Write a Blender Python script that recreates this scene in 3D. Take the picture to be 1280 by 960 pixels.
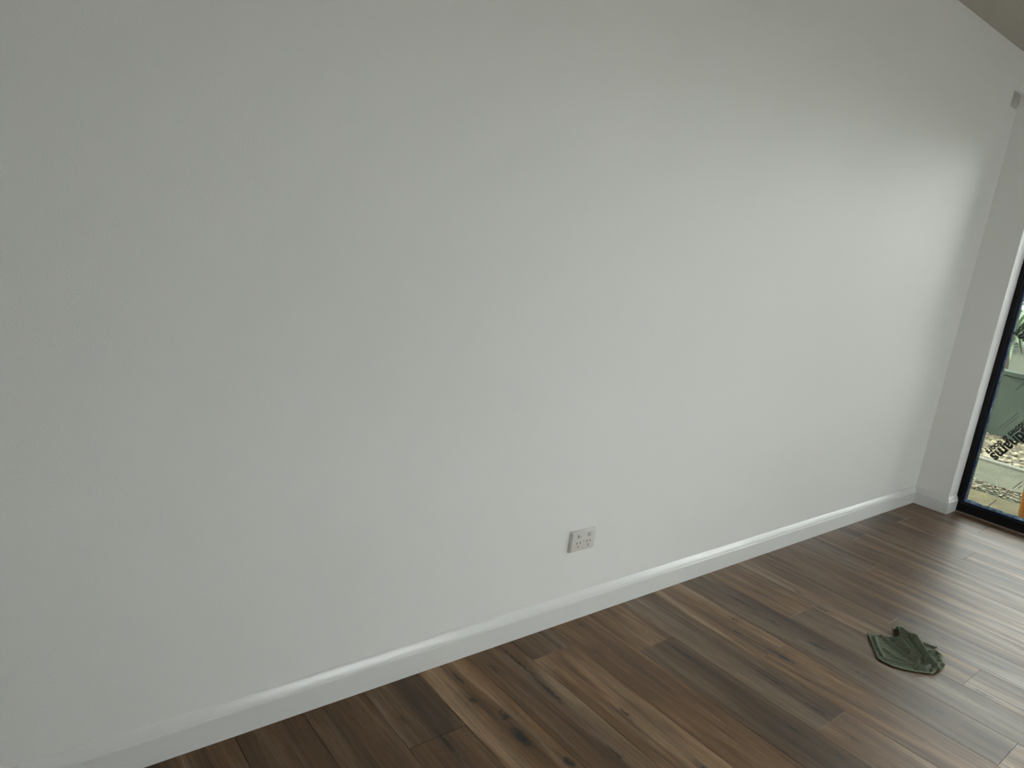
import bpy, bmesh, math, random
from mathutils import Vector, Matrix, geometry, noise
for o_ in list(bpy.data.objects): bpy.data.objects.remove(o_)
C = bpy.context.scene.collection
S = bpy.context.scene

# ------------------------------------------------------------------ camera
cam = bpy.data.cameras.new('camera'); cam_o = bpy.data.objects.new('camera', cam); C.objects.link(cam_o)
cam.sensor_width = 36; cam.lens = 36*887.2/1280; cam.clip_start = .05; cam.clip_end = 200
yaw, pitch, roll = 0.7010127, -0.2197456, 0.1308987
f = Vector((math.sin(yaw)*math.cos(pitch), math.cos(yaw)*math.cos(pitch), math.sin(pitch)))
r = Vector((math.cos(yaw), -math.sin(yaw), 0)); u = r.cross(f)
r2 = math.cos(roll)*r + math.sin(roll)*u; u2 = -math.sin(roll)*r + math.cos(roll)*u
M = Matrix((r2, u2, -f)).transposed().to_4x4(); M.translation = (-4.5523, -1.5331, 1.3150)
cam_o.matrix_world = M
S.camera = cam_o
# ------------------------------------------------------------------ sky, exposure
S.view_settings.view_transform = 'Standard'; S.view_settings.look = 'None'
S.view_settings.gamma = 1; S.view_settings.use_curve_mapping = False
S.view_settings.exposure = 1.84
w = bpy.data.worlds.new('overcast_sky'); S.world = w; w.use_nodes = True
bg = w.node_tree.nodes['Background']; bg.inputs[0].default_value = (.97, .98, 1, 1); bg.inputs[1].default_value = 2.6

# ------------------------------------------------------------------ dimensions (metres)
XL, YB, H = -7.2, -5.2, 2.515          # room reaches from x=XL to 0 and from y=YB to 0
RET = .1835                            # length of the wall return beside the window
WX = .127                              # depth of the reveal
WY1, WHEAD = -3.05, 2.10               # far jamb and head of the big window
WT = .25

# ------------------------------------------------------------------ material helpers
def mat(name, col, rough=.5, metal=0, spec=.5):
    m = bpy.data.materials.new(name); m.use_nodes = True
    b = m.node_tree.nodes['Principled BSDF']
    b.inputs['Base Color'].default_value = (*col, 1); b.inputs['Roughness'].default_value = rough
    b.inputs['Metallic'].default_value = metal; b.inputs['Specular IOR Level'].default_value = spec
    return m
def N(m, t, **kw):
    n = m.node_tree.nodes.new(t)
    for k, v in kw.items(): setattr(n, k, v)
    return n
def L(m, a, b): m.node_tree.links.new(a, b)
def bsdf(m): return m.node_tree.nodes['Principled BSDF']
def bump(m, scale, strength, dist=.001, detail=3, vec=None, kind='noise'):
    tc = N(m, 'ShaderNodeTexCoord'); t = N(m, 'ShaderNodeTexNoise'); t.inputs['Scale'].default_value = scale
    t.inputs['Detail'].default_value = detail
    L(m, tc.outputs['Object'], t.inputs['Vector'])
    b = N(m, 'ShaderNodeBump'); b.inputs['Strength'].default_value = strength; b.inputs['Distance'].default_value = dist
    L(m, t.outputs['Fac'], b.inputs['Height']); L(m, b.outputs['Normal'], bsdf(m).inputs['Normal'])
    return t
def mottled(m, c1, c2, scale, detail=4):
    tc = N(m, 'ShaderNodeTexCoord'); t = N(m, 'ShaderNodeTexNoise'); t.inputs['Scale'].default_value = scale
    t.inputs['Detail'].default_value = detail
    L(m, tc.outputs['Object'], t.inputs['Vector'])
    rp = N(m, 'ShaderNodeValToRGB'); rp.color_ramp.elements[0].position = .35; rp.color_ramp.elements[1].position = .65
    rp.color_ramp.elements[0].color = (*c1, 1); rp.color_ramp.elements[1].color = (*c2, 1)
    L(m, t.outputs['Fac'], rp.inputs[0]); L(m, rp.outputs[0], bsdf(m).inputs['Base Color'])

m_wall = mat('satin_wall_paint', (.78, .785, .765), .50, spec=.38); bump(m_wall, 260, .35, .0012, 2)
m_ceil = mat('flat_ceiling_paint', (.58, .55, .49), .9)
m_gloss = mat('gloss_white_trim_paint', (.69, .695, .685), .24, spec=.6); bump(m_gloss, 40, .08, .001)
m_reveal = mat('satin_reveal_paint', (.88, .88, .87), .4); bump(m_reveal, 220, .2, .001)
m_plastic = mat('white_plastic', (.66, .65, .62), .25)
m_dull_plastic = mat('grey_white_plastic', (.50, .50, .45), .45)
m_dark = mat('dark_slot', (.03, .028, .025), .7)
m_screw = mat('screw_cap_grey', (.5, .47, .42), .4)
m_frame = mat('black_powder_coat', (.003, .003, .0035), .5, spec=.2); bump(m_frame, 500, .1, .0005)
m_bead = mat('dark_navy_glazing_bead', (.003, .008, .03), .3, spec=.3)
m_tape = mat('blue_film_edge', (.05, .15, .36), .18, spec=.9)
bump(m_tape, 45, .9, .01, 4); mottled(m_tape, (.05, .16, .40), (.50, .70, .85), 45)
m_ink = mat('black_print', (.004, .004, .005), .5)
m_slab = mat('subfloor', (.05, .04, .035), .9)
m_caulk = mat('sill_caulk', (.30, .25, .20), .6)
m_hem = mat('pale_green_hem', (.24, .28, .20), .95, spec=.1)
m_cloth = mat('green_microfibre', (.085, .12, .075), .95, spec=.12)
mottled(m_cloth, (.098, .114, .078), (.142, .160, .116), 260); bump(m_cloth, 1400, .6, .0006, 2)
bsdf(m_cloth).inputs['Sheen Weight'].default_value = .35; bsdf(m_cloth).inputs['Sheen Roughness'].default_value = .4
bsdf(m_cloth).inputs['Sheen Tint'].default_value = (.6, .7, .55, 1)
m_grass = mat('lawn', (.12, .16, .06), .95); mottled(m_grass, (.035, .045, .022), (.07, .08, .045), 25); bump(m_grass, 80, 1, .02)
m_paver = mat('outdoor_concrete', (.34, .33, .24), .9); mottled(m_paver, (.044, .038, .009), (.078, .064, .018), 9, 8)
m_edge = mat('pale_concrete_edging', (.13, .13, .10), .85)
m_peb = mat('river_pebbles', (.5, .45, .35), .5)
oi = N(m_peb, 'ShaderNodeNewGeometry'); rr = N(m_peb, 'ShaderNodeValToRGB')
rr.color_ramp.elements[0].color = (.05, .04, .022, 1); rr.color_ramp.elements[1].color = (.34, .31, .20, 1)
e_ = rr.color_ramp.elements.new(.55); e_.color = (.12, .10, .05, 1)
L(m_peb, oi.outputs['Random Per Island'], rr.inputs[0]); L(m_peb, rr.outputs[0], bsdf(m_peb).inputs['Base Color'])
m_olive = mat('olive_concrete', (.06, .06, .03), .9); mottled(m_olive, (.045, .05, .025), (.07, .072, .04), 6, 6)
m_block = mat('green_grey_render', (.16, .21, .16), .9); mottled(m_block, (.030, .044, .030), (.044, .060, .040), 3, 6)
m_leaf = mat('pale_strap_leaf', (.12, .18, .10), .4); m_leaf2 = mat('dark_shrub_leaf', (.03, .055, .025), .6)
m_trunk = mat('fibrous_trunk', (.12, .09, .06), .9); bump(m_trunk, 60, 1, .01)
m_orange = mat('orange_plastic', (.20, .065, .0005), .5, spec=.15)
m_shaping_soffit = mat('light_shaping_soffit', (.5, .5, .48), .8)

# clear glass: reflects a little, lets light through
def glass_mat(name, tint):
    m = bpy.data.materials.new(name); m.use_nodes = True; nt = m.node_tree; nt.nodes.clear()
    out = N(m, 'ShaderNodeOutputMaterial'); mix = N(m, 'ShaderNodeMixShader'); fr = N(m, 'ShaderNodeFresnel'); fr.inputs[0].default_value = 1.45
    tr = N(m, 'ShaderNodeBsdfTransparent'); tr.inputs[0].default_value = (*tint, 1)
    gl = N(m, 'ShaderNodeBsdfGlossy'); gl.inputs['Roughness'].default_value = .01
    L(m, fr.outputs[0], mix.inputs[0]); L(m, tr.outputs[0], mix.inputs[1]); L(m, gl.outputs[0], mix.inputs[2]); L(m, mix.outputs[0], out.inputs[0])
    return m
m_glass = glass_mat('clear_glass', (.95, .97, .95))
# protective film: tinted, slightly milky, wrinkled sheen
def film_mat():
    m = bpy.data.materials.new('protective_film'); m.use_nodes = True; nt = m.node_tree; nt.nodes.clear()
    out = N(m, 'ShaderNodeOutputMaterial'); tr = N(m, 'ShaderNodeBsdfTransparent'); tr.inputs[0].default_value = (.55, .56, .545, 1)
    tl = N(m, 'ShaderNodeBsdfTranslucent'); tl.inputs[0].default_value = (.55, .75, .60, 1)
    gl = N(m, 'ShaderNodeBsdfGlossy'); gl.inputs['Roughness'].default_value = .12; gl.inputs[0].default_value = (.9, .95, 1, 1)
    tc = N(m, 'ShaderNodeTexCoord'); n = N(m, 'ShaderNodeTexNoise'); n.inputs['Scale'].default_value = 14; n.inputs['Detail'].default_value = 5
    n.inputs['Distortion'].default_value = 1.2
    L(m, tc.outputs['Object'], n.inputs['Vector'])
    b = N(m, 'ShaderNodeBump'); b.inputs['Strength'].default_value = .7; b.inputs['Distance'].default_value = .01
    L(m, n.outputs['Fac'], b.inputs['Height']); L(m, b.outputs[0], gl.inputs['Normal'])
    m1 = N(m, 'ShaderNodeMixShader'); m1.inputs[0].default_value = .012; m2 = N(m, 'ShaderNodeMixShader')
    fr = N(m, 'ShaderNodeFresnel'); fr.inputs[0].default_value = 1.25; L(m, b.outputs[0], fr.inputs['Normal'])
    L(m, tr.outputs[0], m1.inputs[1]); L(m, tl.outputs[0], m1.inputs[2])
    L(m, fr.outputs[0], m2.inputs[0]); L(m, m1.outputs[0], m2.inputs[1]); L(m, gl.outputs[0], m2.inputs[2]); L(m, m2.outputs[0], out.inputs[0])
    return m
m_film = film_mat()

# ---- oak planks: tone of each board from its object colour, grain from a per-board offset, knots where the boards have them
KNOTS = [(-3.392,-.087,.006,.026),(-3.412,-.195,.014,.016),(-3.373,-.293,.018,.018),(-3.384,-.372,.024,.038),(-3.334,-.508,.013,.022),(-3.623,-.163,.003,.006),
(-3.183,-.105,.004,.10),(-3.269,-.102,.003,.010),(-3.189,-.263,.011,.07),(-3.568,-.291,.008,.05),(-2.85,-.046,.004,.009),(-3.058,-.455,.005,.014),
(-2.913,-.194,.004,.011),(-3.202,-.547,.006,.026),(-2.652,-.341,.005,.075),(-3.031,-.708,.004,.008),(-2.004,-.252,.005,.05),(-1.874,-.419,.009,.02),
(-2.142,-.235,.010,.07),(-2.158,-.38,.006,.028),(-2.29,-.297,.012,.008),(-2.356,-.356,.007,.028),(-2.351,-.433,.003,.06),(-2.154,-.55,.010,.03),
(-2.342,-.523,.012,.043),(-2.499,-.581,.007,.06),(-2.177,-.736,.004,.055),(-1.836,-.301,.003,.009),(-1.273,-.189,.004,.013),
(-1.431,-.411,.004,.024),(-.459,-.286,.012,.03),(-.149,-.24,.012,.04),(-.729,-.148,.005,.012),(-.942,-.5,.005,.036),(-1.063,-.4,.006,.10),
(-1.342,-.653,.004,.03),(-.715,-.71,.008,.034),(-1.604,-.65,.010,.035),(-2.507,-.739,.007,.03),(-2.661,-.746,.006,.018),
(-2.645,-.883,.005,.015),(-2.53,-.863,.004,.014),(-2.141,-.951,.004,.011),(-1.883,-.993,.007,.015),(-1.632,-.951,.005,.02),(-1.619,-.777,.008,.02)]
def oak():
    m = mat('oak_laminate', (.2, .13, .07), .34, spec=.42); b = bsdf(m)
    tc = N(m, 'ShaderNodeTexCoord'); info = N(m, 'ShaderNodeObjectInfo')
    off = N(m, 'ShaderNodeVectorMath', operation='SCALE'); off.inputs[0].default_value = (37, 61, 13); L(m, info.outputs['Random'], off.inputs['Scale'])
    pos = N(m, 'ShaderNodeNewGeometry')
    add = N(m, 'ShaderNodeVectorMath', operation='ADD'); L(m, pos.outputs['Position'], add.inputs[0]); L(m, off.outputs[0], add.inputs[1])
    def grain(sx, sy, det, dist=0, rough=.6):
        mp = N(m, 'ShaderNodeMapping'); mp.inputs['Scale'].default_value = (sx, sy, 1); L(m, add.outputs[0], mp.inputs['Vector'])
        n = N(m, 'ShaderNodeTexNoise'); n.inputs['Scale'].default_value = 1; n.inputs['Detail'].default_value = det; n.inputs['Distortion'].default_value = dist
        n.inputs['Roughness'].default_value = rough
        L(m, mp.outputs[0], n.inputs['Vector']); return n.outputs['Fac']
    def rng(sock, a, c, lo, hi, smooth=True):
        q = N(m, 'ShaderNodeMapRange'); q.interpolation_type = 'SMOOTHSTEP' if smooth else 'LINEAR'
        for k, v in zip((1, 2, 3, 4), (a, c, lo, hi)): q.inputs[k].default_value = v
        L(m, sock, q.inputs[0]); return q.outputs[0]
    def mth(op, a, c):
        q = N(m, 'ShaderNodeMath', operation=op)
        for i, s in enumerate((a, c)):
            if isinstance(s, (int, float)): q.inputs[i].default_value = s
            else: L(m, s, q.inputs[i])
        return q.outputs[0]
    broad = grain(10, .95, 4, .8, .6); mid = grain(48, 2.4, 5, .7); fine = grain(260, 7, 4, .3); pores = grain(430, 16, 2)
    # colour: pale oak to brown by the broad figure
    rp = N(m, 'ShaderNodeValToRGB'); cr = rp.color_ramp
    cr.elements[0].position = .30; cr.elements[0].color = (.052, .026, .010, 1)
    cr.elements[1].position = .72; cr.elements[1].color = (.245, .175, .112, 1)
    e = cr.elements.new(.5); e.color = (.132, .072, .031, 1)
    L(m, broad, rp.inputs[0])
    val = mth('MULTIPLY', rng(mid, .3, .7, .80, 1.18), rng(fine, .3, .7, .74, 1.24))
    val = mth('MULTIPLY', val, rng(pores, .58, .70, 1, .78))
    # long dark mineral streaks
    st = grain(24, .9, 4, 1.2)
    val = mth('MULTIPLY', val, rng(st, .54, .72, 1, .50))
    # knots
    wn = N(m, 'ShaderNodeTexNoise'); wn.inputs['Scale'].default_value = 60; wn.inputs['Detail'].default_value = 3; L(m, pos.outputs['Position'], wn.inputs['Vector'])
    wv = N(m, 'ShaderNodeVectorMath', operation='MULTIPLY_ADD'); wv.inputs[1].default_value = (.020, .07, 0); L(m, wn.outputs['Color'], wv.inputs[0])
    L(m, pos.outputs['Position'], wv.inputs[2])
    acc = None
    for x, y, rx, ry in KNOTS:
        mp = N(m, 'ShaderNodeMapping', vector_type='TEXTURE'); mp.inputs['Location'].default_value = (x+.010, y+.035, 0); mp.inputs['Scale'].default_value = (rx*.8+.0012, ry*1.25, 1)
        L(m, wv.outputs[0], mp.inputs['Vector'])
        ln = N(m, 'ShaderNodeVectorMath', operation='LENGTH'); L(m, mp.outputs[0], ln.inputs[0])
        acc = ln.outputs['Value'] if acc is None else mth('MINIMUM', acc, ln.outputs['Value'])
    kcore = rng(acc, .25, 1.3, .07, 1); khalo = rng(acc, .8, 4.5, .70, 1)
    val = mth('MULTIPLY', val, mth('MULTIPLY', kcore, khalo))
    mul = N(m, 'ShaderNodeVectorMath', operation='MULTIPLY'); L(m, rp.outputs[0], mul.inputs[0]); L(m, info.outputs['Color'], mul.inputs[1])
    sc = N(m, 'ShaderNodeVectorMath', operation='SCALE'); L(m, mul.outputs[0], sc.inputs[0]); L(m, val, sc.inputs['Scale'])
    L(m, sc.outputs[0], b.inputs['Base Color'])
    L(m, rng(broad, .3, .7, .42, .36), b.inputs['Roughness'])
    bp = N(m, 'ShaderNodeBump'); bp.inputs['Strength'].default_value = .10; bp.inputs['Distance'].default_value = .0006
    L(m, mth('ADD', fine, mth('MULTIPLY', mid, .6)), bp.inputs['Height']); L(m, bp.outputs[0], b.inputs['Normal'])
    return m
m_oak = oak()

# ------------------------------------------------------------------ mesh helpers
def box(bm, x0, x1, y0, y1, z0, z1):
    v = [bm.verts.new((x, y, z)) for x in (x0, x1) for y in (y0, y1) for z in (z0, z1)]
    fs = [bm.faces.new([v[i] for i in q]) for q in ((0,1,3,2),(4,6,7,5),(0,4,5,1),(2,3,7,6),(0,2,6,4),(1,5,7,3))]
    return fs
def obj(name, bm, m, parent=None, kind=None, smooth=False, bevel=0, seg=2):
    if bevel:
        bmesh.ops.bevel(bm, geom=list(bm.edges), offset=bevel, segments=seg, profile=.5, affect='EDGES', clamp_overlap=True)
    bmesh.ops.recalc_face_normals(bm, faces=bm.faces)
    me = bpy.data.meshes.new(name); bm.to_mesh(me); bm.free()
    if m: me.materials.append(m)
    if smooth:
        for p in me.polygons: p.use_smooth = True
    o = bpy.data.objects.new(name, me); C.objects.link(o)
    if parent: o.parent = parent
    if kind: o['kind'] = kind
    return o
def shade_auto(o, ang=35):
    me = o.data; 
    for p in me.polygons: p.use_smooth = True
    bm = bmesh.new(); bm.from_mesh(me)
    for e in bm.edges:
        if len(e.link_faces) == 2 and e.calc_face_angle(0) > math.radians(ang): e.smooth = False
    bm.to_mesh(me); bm.free()
def empty(name, loc=(0, 0, 0), **props):
    o = bpy.data.objects.new(name, None); C.objects.link(o); o.location = loc; o.empty_display_size = .1
    for k, v in props.items(): o[k] = v
    return o
def boxes(name, bl, m, parent=None, kind=None, bevel=0):
    bm = bmesh.new()
    for b in bl: box(bm, *b)
    return obj(name, bm, m, parent, kind, bevel=bevel)
def cyl(bm, c, axis, rad, h, n=20, r2_=None):
    r2_ = rad if r2_ is None else r2_
    a = Vector(axis).normalized(); p = a.orthogonal().normalized(); q = a.cross(p)
    b0 = [bm.verts.new(Vector(c)+rad*(p*math.cos(t)+q*math.sin(t))) for t in [2*math.pi*i/n for i in range(n)]]
    b1 = [bm.verts.new(Vector(c)+a*h+r2_*(p*math.cos(t)+q*math.sin(t))) for t in [2*math.pi*i/n for i in range(n)]]
    bm.faces.new(b0); bm.faces.new(b1)
    for i in range(n): bm.faces.new((b0[i], b0[(i+1) % n], b1[(i+1) % n], b1[i]))
def sweep(path, prof, outs):
    """profile (offset, z) carried along path points; outs = mitre vectors at each point"""
    bm = bmesh.new(); rows = []
    for (x, y), (ox, oy) in zip(path, outs): rows.append([bm.verts.new((x+ox*d, y+oy*d, z)) for d, z in prof])
    n = len(prof)
    for a, b in zip(rows, rows[1:]):
        for i in range(n): bm.faces.new((a[i], b[i], b[(i+1) % n], a[(i+1) % n]))
    bm.faces.new(rows[0]); bm.faces.new(rows[-1]); return bm

# ------------------------------------------------------------------ room shell
boxes('wall_front', [(XL-.15, 0, 0, .15, 0, H)], m_wall, kind='structure')
LW = (-4.0, -1.7, .90, 2.15)             # added daylight opening in the left wall: y0, y1, z0, z1
boxes('wall_left', [(XL-.15, XL, YB, LW[0], 0, H), (XL-.15, XL, LW[1], 0, 0, H), (XL-.15, XL, LW[0], LW[1], 0, LW[2]), (XL-.15, XL, LW[0], LW[1], LW[3], H)], m_wall, kind='structure')
boxes('wall_right', [(0, WT, -RET, .15, 0, H), (0, WT, WY1, -RET, WHEAD, H), (0, WT, YB-.15, WY1, 0, H)], m_wall, kind='structure')
BW = (-2.2, -.10, .55, 2.15)             # added daylight opening in the back wall: x0, x1, z0, z1
boxes('wall_back', [(XL-.15, BW[0], YB-.15, YB, 0, H), (BW[1], 0, YB-.15, YB, 0, H), (BW[0], BW[1], YB-.15, YB, 0, BW[2]), (BW[0], BW[1], YB-.15, YB, BW[3], H)], m_wall, kind='structure')
boxes('ceiling', [(XL-.15, WT, YB-.15, .15, H, H+.12)], m_ceil, kind='structure')
floor = boxes('floor', [(XL-.15, WT, YB-.15, .15, -.15, -.0125)], m_slab, kind='structure')

# ---- floor boards, one object each
PX0, PW = -2.956, .17637
JOINT = {-4: -.266, -1: -.129, 1: -.26, 2: -.792, 3: -.49, 4: -1.151, 5: -.391, 6: -.937, 7: -.613, 9: -.336, 11: -.129, 13: -.513, 14: -.123, 16: -.41}
# tone of the boards (brightness, warmth) nearest the wall and after the first joint
TONE = {-8: (.8, 1.1, .8, 1.05), -7: (.95, 1.05, .9, 1), -6: (.75, 1.1, .8, 1), -5: (.7, 1.12, .75, 1.1), -4: (.95, .98, .8, 1.1), -3: (1.2, 1.06, 1.1, 1.08), -2: (.95, 1.05, 1, 1),
 -1: (.82, 1.03, 1.15, 1.06), 0: (1.05, 1.08, 1.05, 1.06), 1: (1.2, 1.02, .85, .98), 2: (.9, .97, 1.3, .96), 3: (1.2, 1.0, 1.25, 1.02), 4: (.78, 1.0, 1.3, .95), 5: (1.15, 1.03, .85, .98),
 6: (1.2, .94, 1.25, .93), 7: (.88, 1.05, .9, .93), 8: (.98, 1.02, 1, 1), 9: (.82, 1.0, 1.15, 1.02), 10: (1.05, 1.03, 1, 1), 11: (.78, 1, 1.12, .99), 12: (.85, 1.03, .95, 1), 13: (.8, .98, 1.15, 1),
 14: (.82, 1, 1.1, 1.02), 15: (1.1, 1.02, 1, 1), 16: (1.05, .98, 1.15, 1.04), 17: (1, 1, 1, 1)}
rnd = random.Random(5)
def board(x0, x1, y0, y1, tone, warm):
    g = .0004
    bm = bmesh.new(); box(bm, x0+g, x1-g, y0+g, y1-g, -.012, 0)
    top = [e for e in bm.edges if all(abs(v.co.z) < 1e-6 for v in e.verts)]
    bmesh.ops.bevel(bm, geom=top, offset=.0007, segments=1, affect='EDGES')
    o = obj('plank', bm, m_oak, floor)
    tone = tone**1.45; o.color = (tone*warm, tone, tone*(2-warm)**1.5, 1)
for k in range(-24, 18):
    xa, xb = PX0+k*PW, PX0+(k+1)*PW
    xa, xb = max(xa, XL), min(xb, WX)
    if xb-xa < .02: continue
    ytop = -.001
    if k in JOINT: j = JOINT[k]; 
    elif -9 < k < 18: j = -(1.35 + .1*((k*7) % 5))   # these rows show no joint in the picture
    else: j = -rnd.uniform(.2, 1.4)
    if xa >= -.14: ytop = -.001 if xa < -.001 and k == 16 else -.19
    ys = [ytop, j]; y = j
    while y > YB: y -= 1.52; ys.append(max(y, YB))
    t = TONE.get(k, (rnd.uniform(.8, 1.2), rnd.uniform(.97, 1.06), rnd.uniform(.8, 1.2), rnd.uniform(.97, 1.06)))
    for i, (a, b) in enumerate(zip(ys, ys[1:])):
        tt = (t[0], t[1]) if i == 0 else (t[2], t[3]) if i == 1 else (rnd.uniform(.85, 1.15), rnd.uniform(.97, 1.05))
        xe = xb
        if a-b > .02: board(xa, xe, b, a, *tt)

# ---- skirting
SK = [(0, 0), (.016, 0), (.016, .0655), (.016, .0672), (.0152, .0695), (.0132, .0712), (.0116, .0765), (.0094, .0820), (.0068, .0872), (.0042, .0920), (.0018, .0965), (0, .098)]
bf = obj('baseboard_front', sweep([(XL, 0), (0, 0)], SK, [(0, -1), (-1, -1)]), m_gloss, kind='structure'); shade_auto(bf, 24)
br = obj('baseboard_right', sweep([(0, 0), (0, -RET), (WX-.001, -RET)], SK, [(-1, -1), (-1, -1), (0, -1)]), m_gloss, kind='structure'); shade_auto(br, 24)
obj('baseboard_left', sweep([(XL, YB), (XL, 0)], SK, [(1, 1), (1, -1)]), m_gloss, kind='structure')
obj('baseboard_back', sweep([(0, YB), (XL, YB)], SK, [(-1, 1), (1, 1)]), m_gloss, kind='structure')
# painted lining on the reveal
boxes('trim_1', [(.001, WX, -RET-.0015, -RET, .098, WHEAD)], m_reveal, kind='structure')

# ------------------------------------------------------------------ window_1: big black framed glazing with protective film
win = empty('window_1', (WX, -RET, 0), kind='structure')
def wpart(name, bl, m, bevel=0, parent=win):
    bm = bmesh.new()
    for b in bl: box(bm, b[0]-WX, b[1]-WX, b[2]+RET, b[3]+RET, b[4], b[5])
    return obj(name, bm, m, parent, bevel=bevel)
X1 = .235
J = .030; SH = .056
ymid = -1.28
wpart('jamb', [(WX, X1, -RET-J, -RET-.002, 0, WHEAD)], m_frame, .0015)
wpart('jamb', [(WX, X1, WY1, WY1+J, 0, WHEAD)], m_frame, .0015)
wpart('sill', [(WX, X1, WY1+J, -RET-J, 0, SH)], m_frame, .0015)
wpart('head', [(WX, X1, WY1+J, -RET-J, WHEAD-.05, WHEAD)], m_frame, .0015)
wpart('mullion', [(WX, X1, ymid-.025, ymid+.025, SH, WHEAD-.05)], m_frame, .0015)
for a, b in ((ymid+.025, -RET-J), (WY1+J, ymid-.025)):
    wpart('glazing_bead', [(.145, .160, a, a+.009, SH, WHEAD-.05), (.145, .160, b-.009, b, SH, WHEAD-.05), (.145, .160, a+.009, b-.009, SH, SH+.009), (.145, .160, a+.009, b-.009, WHEAD-.059, WHEAD-.05)], m_bead)
    wpart('glass_pane', [(.163, .169, a, b, SH, WHEAD-.05)], m_glass)
    film = None
    # wrinkled film sheet just inside the pane
    bm = bmesh.new(); ny, nz = 40, 66
    a2, b2, z2, z3 = a+.009, b-.009, SH+.009, WHEAD-.059
    def disp(y, z):
        e = min(y-a2, b2-y, z-z2, z3-z); k = max(0, 1-e/.05)
        return .0006*noise.noise((y*16, z*16, 2)) - .0018*k*abs(noise.noise((y*40, z*40, 7)))
    g = [[bm.verts.new((.1605+disp(a2+(b2-a2)*i/ny, z2+(z3-z2)*q/nz)-WX, a2+(b2-a2)*i/ny+RET, z2+(z3-z2)*q/nz)) for q in range(nz+1)] for i in range(ny+1)]
    for i in range(ny):
        for q in range(nz): bm.faces.new((g[i][q], g[i+1][q], g[i+1][q+1], g[i][q+1]))
    if b < -1: bm.free(); continue          # unseen far pane left without film, to let in more daylight
    film1 = obj('protective_film', bm, m_film, win, smooth=True)
    # crinkled blue edge of the film
    def strip(y0, z0, y1, z1, wd, inward):
        n = int(math.dist((y0, z0), (y1, z1))/.006); bm = bmesh.new(); rows = []
        for i in range(n+1):
            t = i/n; y = y0+(y1-y0)*t; z = z0+(z1-z0)*t
            row = []
            for s in range(5):
                q = s/4; ww = wd*(1+.35*noise.noise((y*22, z*22, 3)))*q
                hh = .0015+.0028*abs(noise.noise((y*70, z*30, s*1.3)))
                if s == 0: hh = .0006
                row.append(bm.verts.new((.1595-hh-WX, y+inward[0]*ww+RET, z+inward[1]*ww)))
            rows.append(row)
        for p, q in zip(rows, rows[1:]):
            for s in range(4): bm.faces.new((p[s], q[s], q[s+1], p[s+1]))
        o = obj('film_edge', bm, m_tape, win, smooth=True); return o
    strip(b2, z2, b2, z3, .007, (-1, 0)); strip(a2, z2, a2, z3, .007, (1, 0))
    strip(a2, z2, b2, z2, .016, (0, 1)); strip(a2, z3, b2, z3, .010, (0, -1))

# printing on the film (flat print), reading direction runs down and to the left as seen from the room
rd = math.radians(59)
RDIR = Vector((0, math.cos(rd), -math.sin(rd)))     # reading direction in the wall plane (towards +y is left)
UDIR = Vector((0, -math.sin(rd), -math.cos(rd)))    # top of the letters
NX = Vector((-1, 0, 0))
def print_text(body, end, size, weight, anchor='RIGHT', parent=None, sx=1):
    cu = bpy.data.curves.new('lettering', 'FONT'); cu.body = body; cu.size = size; cu.align_x = anchor; cu.offset = weight; cu.resolution_u = 3
    cu.space_character = 1.0
    t = bpy.data.objects.new('tmp', cu); C.objects.link(t); dg = bpy.context.evaluated_depsgraph_get(); dg.update()
    me = bpy.data.meshes.new_from_object(t.evaluated_get(dg)); bpy.data.objects.remove(t)
    me.name = 'lettering'; me.materials.clear(); me.materials.append(m_ink)
    B = Matrix((RDIR*sx, UDIR, NX)).transposed().to_4x4()
    B.translation = Vector((.1568-WX, end[0]+RET, end[1]))
    me.transform(B)
    o = bpy.data.objects.new('lettering', me); C.objects.link(o); o.parent = film1
    return o
def print_bar(c, length, wd):
    bm = bmesh.new(); c = Vector((.1568-WX, c[0]+RET, c[1]))
    n = max(2, int(length/.006)); 
    for i in range(n):                                 # a line of illegibly small print: short dashes
        a = -length/2+length*i/n; b = a+length/n*.8
        vs = [bm.verts.new(c+RDIR*s+UDIR*t) for s, t in ((a, -wd/2), (b, -wd/2), (b, wd/2), (a, wd/2))]; bm.faces.new(vs)
    return obj('fine_print', bm, m_ink, film1)
for dy, dz in ((0, 0), (-.31, .80), (.03, .69), (-.55, -.02), (-.28, 1.47), (-.83, .75), (-.80, 1.45)):
    def P(y, z): return (y+dy, z+dz)
    print_text('bradnams', P(-.2800, .3720), .088, .0026, sx=.94)
    print_text('windows & doors', P(-.2550, .3880), .044, .0017, sx=.98)
    for cc, ll in (((-.3600, .1074), .060), ((-.4050, .1794), .064), ((-.4505, .2538), .066), ((-.4649, .2474), .024)):
        print_bar(P(*cc), ll, .0045)
    print_bar(P(-.3241, .5961), .128, .0022); print_bar(P(-.3369, .5909), .108, .0022)

boxes('trim_2', [(WX-.006, WX, WY1, -RET-.017, 0, .005)], m_caulk, kind='structure')

# ------------------------------------------------------------------ added_window_back in the back wall (behind the camera), added to match the room's light
w2 = empty('added_window_back', (0, YB, 0), kind='structure')
x0, x1, z0, z1 = BW
def w2part(name, bl, m):
    bm = bmesh.new()
    for b in bl: box(bm, b[0], b[1], b[2]-YB, b[3]-YB, b[4], b[5])
    return obj(name, bm, m, w2)
w2part('frame', [(x0, x1, YB-.12, YB-.06, z0, z0+.05), (x0, x1, YB-.12, YB-.06, z1-.05, z1), (x0, x0+.05, YB-.12, YB-.06, z0+.05, z1-.05), (x1-.05, x1, YB-.12, YB-.06, z0+.05, z1-.05)], m_frame)
w2part('mullion', [((x0+x1)/2-.03, (x0+x1)/2+.03, YB-.12, YB-.06, z0+.05, z1-.05)], m_frame)
w2part('glass_pane', [(x0+.05, (x0+x1)/2-.03, YB-.093, YB-.087, z0+.05, z1-.05)], m_glass)
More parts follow.
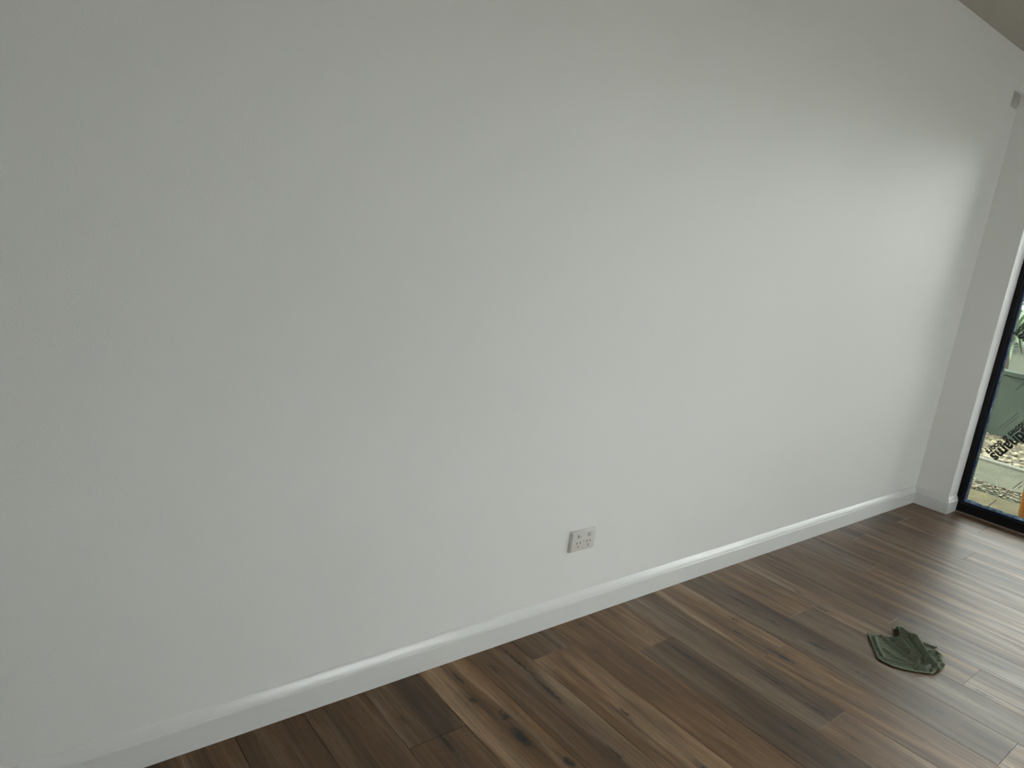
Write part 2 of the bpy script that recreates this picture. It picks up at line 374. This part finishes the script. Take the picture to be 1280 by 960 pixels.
w2part('glass_pane', [((x0+x1)/2+.03, x1-.05, YB-.093, YB-.087, z0+.05, z1-.05)], m_glass)

w3 = empty('added_window_left', (XL, 0, 0), kind='structure')  # unseen left wall window, added to throw more light on the wall return
def w3part(name, bl, m):
    bm = bmesh.new()
    for b in bl: box(bm, -.10, -.05, *b)
    return obj(name, bm, m, w3)
w3part('frame', [(LW[0], LW[0]+.05, LW[2], LW[3]), (LW[1]-.05, LW[1], LW[2], LW[3]), (LW[0]+.05, LW[1]-.05, LW[2], LW[2]+.05), (LW[0]+.05, LW[1]-.05, LW[3]-.05, LW[3])], m_frame)
bm = bmesh.new(); box(bm, -.078, -.072, LW[0]+.05, LW[1]-.05, LW[2]+.05, LW[3]-.05); obj('glass_pane', bm, m_glass, w3)

# ------------------------------------------------------------------ double power point on the wall
gpo = empty('power_point', (-2.861, 0, .302), label='white double power point with two rocker switches low on the long wall', category='power outlet')
def plate(name, w_, h_, y0, y1, m, parent, taper=.0, bev=.002, z=0, x=0):
    bm = bmesh.new()
    v = []
    for yy, s in ((y0, 0), (y1, taper)):
        v += [bm.verts.new((x+sx*(w_/2-s), yy, z+sz*(h_/2-s))) for sx, sz in ((-1, -1), (1, -1), (1, 1), (-1, 1))]
    for q in ((0, 1, 2, 3), (7, 6, 5, 4), (0, 4, 5, 1), (1, 5, 6, 2), (2, 6, 7, 3), (3, 7, 4, 0)): bm.faces.new([v[i] for i in q])
    o = obj(name, bm, m, parent, bevel=bev); shade_auto(o, 50); return o
plate('mounting_plate', .117, .077, 0, -.006, m_plastic, gpo, 0, .0012)
plate('cover_plate', .114, .074, -.006, -.013, m_plastic, gpo, .003, .0015)
for sx in (-1, 1):
    bm = bmesh.new(); box(bm, sx*.024-.0085, sx*.024+.0085, -.0134, -.0129, .013, .029)
    obj('switch_surround', bm, m_screw, gpo)
    bm = bmesh.new()
    pts = [(-.013, .014), (-.0142, .0145), (-.019, .026), (-.018, .028), (-.013, .028)]
    A = [bm.verts.new((sx*.024-.0065, y, z)) for y, z in pts]; B = [bm.verts.new((sx*.024+.0065, y, z)) for y, z in pts]
    bm.faces.new(A); bm.faces.new(B)
    for i in range(5): bm.faces.new((A[i], A[(i+1) % 5], B[(i+1) % 5], B[i]))
    obj('rocker_switch', bm, m_gloss, gpo, bevel=.0006)
    for hx, hz, ang in ((-.0075, -.004, 30), (.0075, -.004, -30), (0, -.018, 0)):
        bm = bmesh.new(); box(bm, -.0011, .0011, -.0138, -.0128, -.0045, .0045)
        bmesh.ops.rotate(bm, verts=bm.verts, cent=(0, 0, 0), matrix=Matrix.Rotation(math.radians(ang), 3, 'Y'))
        bmesh.ops.translate(bm, verts=bm.verts, vec=(sx*.024+hx, 0, hz))
        obj('socket_slot', bm, m_dark, gpo)
for x, z in ((0, .0), (-.0, -.027)):
    bm = bmesh.new(); cyl(bm, (x, -.0128, z), (0, -1, 0), .003, .0009, 14); obj('screw_cap', bm, m_screw, gpo)

# ------------------------------------------------------------------ small sensor high up in the corner
sen = empty('wall_sensor', (-.062, 0, 2.29), label='small off-white plastic sensor box high on the wall near the ceiling corner', category='sensor')
plate('back_plate', .076, .076, 0, -.005, m_dull_plastic, sen, 0, .001)
plate('cover', .072, .072, -.005, -.016, m_dull_plastic, sen, .005, .003)
plate('lens_panel', .034, .046, -.0155, -.0185, m_dull_plastic, sen, .002, .001)
bm = bmesh.new(); cyl(bm, (.018, -.0158, -.018), (0, -1, 0), .0035, .0012, 12); obj('indicator', bm, m_screw, sen)

# ------------------------------------------------------------------ green cleaning cloth dropped on the boards
OUT=[ (-1.886, -0.6081), (-1.8708, -0.615), (-1.8577, -0.6325), (-1.8519, -0.6554), (-1.8141, -0.6716), (-1.7845, -0.6862), (-1.7832, -0.6939), (-1.7762, -0.6755), (-1.7655, -0.6565), (-1.7503, -0.6395), (-1.7396, -0.6451), (-1.7234, -0.6535), (-1.7335, -0.6718), (-1.7385, -0.6931), (-1.7366, -0.7075), (-1.7368, -0.7225), (-1.7465, -0.7476), (-1.746, -0.7593), (-1.7386, -0.7712), (-1.7252, -0.7941), (-1.7558, -0.7902), (-1.7527, -0.8077), (-1.7667, -0.8232), (-1.8112, -0.8401), (-1.8301, -0.8565), (-1.8599, -0.8617), (-1.8868, -0.8604), (-1.8991, -0.8538), (-1.9234, -0.8543), (-1.9403, -0.8495), (-1.9551, -0.8373), (-1.9848, -0.8129), (-2.0076, -0.7857), (-2.0238, -0.7554), (-2.0267, -0.7283), (-2.0272, -0.7094), (-2.0158, -0.7018), (-1.9859, -0.6809), (-1.9406, -0.6478), (-1.9085, -0.6254), ]
RIDGES=[
( 0.007 , 0.006 , [(-1.8604, -0.6456), (-1.8897, -0.7082), (-1.9107, -0.7533), (-1.9143, -0.7877)] ),
( 0.011 , 0.006 , [(-1.8074, -0.6871), (-1.8436, -0.7294), (-1.8809, -0.7709), (-1.8977, -0.794)] ),
( 0.012 , 0.005 , [(-1.7854, -0.7001), (-1.8222, -0.7373), (-1.8652, -0.7808), (-1.8822, -0.7993)] ),
( 0.019 , 0.01 , [(-1.7757, -0.6592), (-1.7511, -0.6665), (-1.7652, -0.7001), (-1.7546, -0.7255), (-1.8107, -0.7695), (-1.8689, -0.8178), (-1.8953, -0.8483)] ),
( 0.009 , 0.008 , [(-1.8129, -0.7846), (-1.7712, -0.8017), (-1.7843, -0.8229), (-1.8251, -0.838)] ),
( 0.007 , 0.004 , [(-1.7562, -0.7558), (-1.7483, -0.7744), (-1.7367, -0.7939)] ),
( 0.014 , 0.006 , [(-1.916, -0.7982), (-1.9587, -0.8152), (-1.9461, -0.8306), (-1.9122, -0.8356)] ),
( 0.007 , 0.005 , [(-1.8921, -0.6343), (-1.9539, -0.6749), (-1.9914, -0.7064)] ),
( 0.005 , 0.006 , [(-1.939, -0.6934), (-1.9589, -0.7383), (-1.9471, -0.7805)] ),
( 0.006 , 0.006 , [(-2.0076, -0.7234), (-1.9861, -0.7615), (-1.9506, -0.7979)] ),
( 0.009 , 0.004 , [(-1.9257, -0.8465), (-1.9014, -0.8507), (-1.8501, -0.8428), (-1.8389, -0.8567)] ),
( 0.006 , 0.003 , [(-1.8946, -0.6114), (-1.9506, -0.6512), (-1.9956, -0.6842), (-2.0301, -0.7071)] ),
( 0.005 , 0.003 , [(-2.0303, -0.7098), (-2.0312, -0.7294), (-2.0279, -0.7562), (-2.0117, -0.7864), (-1.9894, -0.8138), (-1.9598, -0.8382), (-1.9436, -0.8498)] ),
( 0.012 , 0.005 , [(-1.8677, -0.6678), (-1.8465, -0.6811), (-1.8717, -0.7165), (-1.8761, -0.7473)] ),
]
VALLEYS = [(.75, .006, [(-1.9001, -.8082), (-1.9001, -.8083)]), (.6, .005, [(-1.7663, -.7068), (-1.8162, -.754), (-1.8587, -.7969)]), (.5, .004, [(-1.7869, -.7709), (-1.8278, -.8056), (-1.8451, -.8238)])]

def pip(x, y, poly):
    c = False; n = len(poly)
    for i in range(n):
        x1_, y1_ = poly[i]; x2_, y2_ = poly[i-1]
        if (y1_ > y) != (y2_ > y) and x < (x2_-x1_)*(y-y1_)/(y2_-y1_)+x1_: c = not c
    return c
def dseg(p, a, b):
    ax, ay = a; bx, by = b; dx, dy = bx-ax, by-ay; t = max(0, min(1, ((p[0]-ax)*dx+(p[1]-ay)*dy)/(dx*dx+dy*dy+1e-12)))
    return math.hypot(p[0]-ax-t*dx, p[1]-ay-t*dy)
def dpoly(p, pts): return min(dseg(p, a, b) for a, b in zip(pts, pts[1:]))
def hgt(x, y):
    p = (x, y); h = .0022; s = 0
    for hh, wd, pts in RIDGES:
        d = dpoly(p, pts); v = 1.35*hh*math.exp(-(d/(wd*1.05))**2); s += v**3
    h += s**(1/3)
    for dd, wd, pts in VALLEYS:
        d = dpoly(p, pts); h *= 1-dd*math.exp(-(d/wd)**2)
    h += .0011*noise.noise((x*70, y*70, 1)) + .0006*noise.noise((x*190, y*190, 4))
    return max(.0009, h)
def resample(poly, st):
    out = []
    for a, b in zip(poly, poly[1:]+poly[:1]):
        n = max(1, int(math.dist(a, b)/st))
        for i in range(n): out.append((a[0]+(b[0]-a[0])*i/n, a[1]+(b[1]-a[1])*i/n))
    return out
rim = resample(OUT, .003)
CX, CY = -1.88, -.73
pts2 = [Vector(p) for p in rim]; nr = len(rim)
xs = [p[0] for p in OUT]; ys_ = [p[1] for p in OUT]; st = .0028
ix = 0; yv = min(ys_)
while yv < max(ys_):
    xv = min(xs)+(ix % 2)*st/2
    while xv < max(xs):
        if pip(xv, yv, OUT) and dpoly((xv, yv), rim+rim[:1]) > st*.6: pts2.append(Vector((xv, yv)))
        xv += st
    yv += st*.87; ix += 1
res = geometry.delaunay_2d_cdt(pts2, [(i, (i+1) % nr) for i in range(nr)], [], 1, 1e-5)
vco, tris = res[0], res[2]
cloth = empty('cleaning_cloth', (CX, CY, 0), label='crumpled sage green cleaning cloth lying on the oak floor', category='cloth')
bm = bmesh.new()
bv = [bm.verts.new((v.x-CX, v.y-CY, hgt(v.x, v.y))) for v in vco]
for t in tris:
    try: bm.faces.new([bv[i] for i in t])
    except ValueError: pass
bmesh.ops.recalc_face_normals(bm, faces=bm.faces)
if sum(f_.normal.z for f_ in bm.faces) < 0: bmesh.ops.reverse_faces(bm, faces=bm.faces)
me = bpy.data.meshes.new('fabric'); bm.to_mesh(me); bm.free(); me.materials.append(m_cloth)
for p in me.polygons: p.use_smooth = True
fab = bpy.data.objects.new('fabric', me); C.objects.link(fab); fab.parent = cloth
sd = fab.modifiers.new('thickness', 'SOLIDIFY'); sd.thickness = .0012; sd.offset = 1
# stitched hem along the two free edges
hem = [p for p in resample([(-1.886, -.6081), (-1.9406, -.6478), (-1.9859, -.6809), (-2.0158, -.7018), (-2.0272, -.7094), (-2.0267, -.7283), (-2.0238, -.7554), (-2.0076, -.7857), (-1.9848, -.8129), (-1.9551, -.8373), (-1.9403, -.8495), (-1.9234, -.8543), (-1.8991, -.8538), (-1.8868, -.8604), (-1.8599, -.8617), (-1.8301, -.8565)], .004)][:-9]
bm = bmesh.new(); prev = None
for i, (x, y) in enumerate(hem):
    a = hem[max(0, i-1)]; b = hem[min(len(hem)-1, i+1)]; t = Vector((b[0]-a[0], b[1]-a[1], 0)).normalized(); s_ = Vector((-t.y, t.x, 0))
    c = Vector((x-CX, y-CY, hgt(x, y)+.0012)); ring = [bm.verts.new(c+.0014*(s_*math.cos(q)+Vector((0, 0, 1))*math.sin(q))) for q in [k*math.pi/3 for k in range(6)]]
    if prev:
        for k in range(6): bm.faces.new((prev[k], prev[(k+1) % 6], ring[(k+1) % 6], ring[k]))
    prev = ring
obj('hem', bm, m_hem, cloth, smooth=True)

# ------------------------------------------------------------------ outside, seen through the film
GZ = -.10
m_bounce = mat('pale_bounce_concrete', (.48, .47, .45), .85); mottled(m_bounce, (.43, .42, .40), (.52, .51, .49), 5, 6)
boxes('path_and_bounce_slab', [(-14, 2.5, -16, -5.6, GZ-.02, GZ+.01)], m_bounce, kind='structure')  # unseen pale slab, added to bounce daylight onto ceiling and upper wall
boxes('ground', [(-14, 30, -22, 22, GZ-.2, GZ-.02)], m_grass, kind='structure')
# concrete step and path outside the window: separate slabs
path_and_bounce_slab = boxes('path', [(.26, 1.20, -7.2, 4.8, GZ-.02, GZ-.015)], m_slab, kind='structure')
for i in range(6):
    boxes('paving_slab', [(.27, 1.18, -7.2+2*i, -7.2+2*i+1.99, GZ-.015, GZ)], m_paver, path_and_bounce_slab, bevel=.004)
path2 = boxes('mowing_strip', [(1.50, 2.22, -7.2, 4.8, GZ-.02, GZ-.012)], m_slab, kind='structure')
for i in range(6):
    boxes('paving_slab', [(1.50, 2.22, -7.2+2*i, -7.2+2*i+1.99, GZ-.012, GZ)], m_olive, path2, bevel=.004)
edge = boxes('concrete_edging', [(2.22, 2.30, -6, 4, GZ-.02, GZ+.02)], m_edge, bevel=.008)
edge['label'] = 'pale concrete edging strip in front of the pebble bed outside the window'; edge['category'] = 'edging'
def pebble_bed(name, xa, xb, ya, yb, n, r0, r1, label, cat):
    rn = random.Random(n); verts = []; faces = []
    bm = bmesh.new(); bmesh.ops.create_icosphere(bm, subdivisions=1, radius=1); bv_ = [v.co.copy() for v in bm.verts]; bf_ = [[v.index for v in f_.verts] for f_ in bm.faces]; bm.free()
    for i in range(n):
        c = Vector((rn.uniform(xa, xb), rn.uniform(ya, yb), GZ+rn.uniform(-.01, .012))); rr_ = rn.uniform(r0, r1); a = rn.uniform(0, 3.14)
        sx, sy, sz = rr_*rn.uniform(.9, 1.5), rr_*rn.uniform(.7, 1), rr_*rn.uniform(.45, .7); b0 = len(verts)
        for v in bv_:
            q = Vector((v.x*sx, v.y*sy, v.z*sz)); q.rotate(Matrix.Rotation(a, 3, 'Z')); verts.append(c+q)
        faces += [[b0+k for k in f_] for f_ in bf_]
    me = bpy.data.meshes.new(name); me.from_pydata(verts, [], faces); me.materials.append(m_peb)
    for p in me.polygons: p.use_smooth = True
    o = bpy.data.objects.new(name, me); C.objects.link(o); o['kind'] = 'stuff'; o['label'] = label; o['category'] = cat
pebble_bed('pebble_bed', 2.36, 3.5, -2.5, 1.6, 5200, .018, .034, 'cream and brown river pebbles in the bed outside the window', 'pebbles')
pebble_bed('gravel_strip', 1.21, 1.49, -2.5, 1.2, 2600, .006, .013, 'fine yellow gravel between the two paved strips outside', 'gravel')
# low rendered garden wall
gw = boxes('garden_wall', [(3.6, 3.78, -6, 5, GZ-.02, .50)], m_block)
gw['label'] = 'low green grey rendered garden wall behind the pebble bed'; gw['category'] = 'garden wall'
cap_ = boxes('capping', [(3.58, 3.80, -6, 5, .50, .54)], m_block, gw, bevel=.004)
bank = boxes('raised_lawn', [(3.8, 30, -20, 20, GZ-.02, .42)], m_grass, kind='structure')
# strap-leaved plants on the bank
def plant(name, x, y, z, trunk, nl, ln, wd, m, seed, label, cat, group=None):
    rn = random.Random(seed); root = empty(name, (x, y, z), label=label, category=cat)
    if group: root['group'] = group
    bm = bmesh.new(); cyl(bm, (0, 0, 0), (0, 0, 1), .06, trunk, 10, .045); obj('trunk', bm, m_trunk, root, smooth=True)
    bm = bmesh.new()
    for i in range(nl):
        a = i*2.399; el = math.radians(rn.uniform(-10, 80)); l = ln*rn.uniform(.8, 1.1); side = Vector((-math.sin(a), math.cos(a), 0))
        prev = None
        for s in range(8):
            t = s/7; e2 = el-t*t*.9; d = Vector((math.cos(a)*math.cos(el-t*.45), math.sin(a)*math.cos(el-t*.45), math.sin(el-t*.45)))
            c = Vector((0, 0, trunk))+d*l*t; w_ = wd*math.sin(math.pi*min(1, t*.85+.12))
            row = [bm.verts.new(c-side*w_), bm.verts.new(c-Vector((0, 0, w_*.5))), bm.verts.new(c+side*w_)]
            if prev: bm.faces.new((prev[0], row[0], row[1], prev[1])); bm.faces.new((prev[1], row[1], row[2], prev[2]))
            prev = row
    o = obj('foliage', bm, m, root); o['kind'] = 'stuff'
plant('yucca', 4.35, .95, .42, .42, 60, .42, .016, m_leaf, 3, 'pale green spiky plant with strap leaves above the garden wall', 'plant')
plant('yucca', 5.3, .35, .42, .30, 60, .6, .02, m_leaf, 9, 'second spiky plant further back on the raised lawn', 'plant')
plant('yucca', 4.6, -1.3, .42, .35, 60, .6, .02, m_leaf, 12, 'spiky plant to the right of the others on the raised lawn', 'plant')
def hedge(x, y, z, rx, ry, rz, seed, label):
    rn = random.Random(seed); verts = []; faces = []
    for i in range(5000):
        v = Vector((rn.gauss(0, 1), rn.gauss(0, 1), rn.gauss(0, 1))).normalized()*rn.uniform(.7, 1)
        c = Vector((v.x*rx, v.y*ry, rz+v.z*rz)); a = Vector((rn.gauss(0, 1), rn.gauss(0, 1), rn.gauss(0, 1))).normalized(); b = a.orthogonal().normalized()
        s = .06; n0 = len(verts); verts += [c-a*s, c+b*s*.4, c+a*s, c-b*s*.4]; faces.append((n0, n0+1, n0+2, n0+3))
    me = bpy.data.meshes.new('foliage'); me.from_pydata(verts, [], faces); me.materials.append(m_leaf2)
    root = empty('shrub', (x, y, z), label=label, category='shrub')
    o = bpy.data.objects.new('foliage', me); C.objects.link(o); o.parent = root; o['kind'] = 'stuff'
    bm = bmesh.new(); cyl(bm, (0, 0, 0), (0, 0, 1), .07, rz, 8); obj('stem', bm, m_trunk, root)
hedge(8.5, 2.4, .42, 1.3, 1.5, 1.1, 1, 'dark green bushy shrub at the back of the raised lawn')
hedge(9.5, -.6, .42, 1.2, 1.6, 1.3, 2, 'tall dark green shrub right of the other shrub outside')
# orange tub standing on the slabs
tub = empty('orange_tub', (.87, -.455, GZ), label='orange plastic tub standing on the paving just outside the window', category='tub')
bm = bmesh.new(); n = 36; prof = [(.0, 0), (.105, 0), (.118, .02), (.13, .22), (.137, .222), (.137, .235), (.125, .235), (.11, .03), (0, .028)]
rows = [[bm.verts.new((rr_*math.cos(2*math.pi*i/n), rr_*math.sin(2*math.pi*i/n), z)) for i in range(n)] for rr_, z in prof[1:-1]]
for a, b in zip(rows, rows[1:]):
    for i in range(n): bm.faces.new((a[i], a[(i+1) % n], b[(i+1) % n], b[i]))
bm.faces.new(rows[0]); bm.faces.new(rows[-1]); o = obj('body', bm, m_orange, tub); shade_auto(o, 40)
# shallow unseen eaves over the window, added to shape the daylight
eav = boxes('light_shaping_eaves', [(WT, WT+.12, -6, 1, 2.52, 2.62)], m_shaping_soffit, kind='structure')
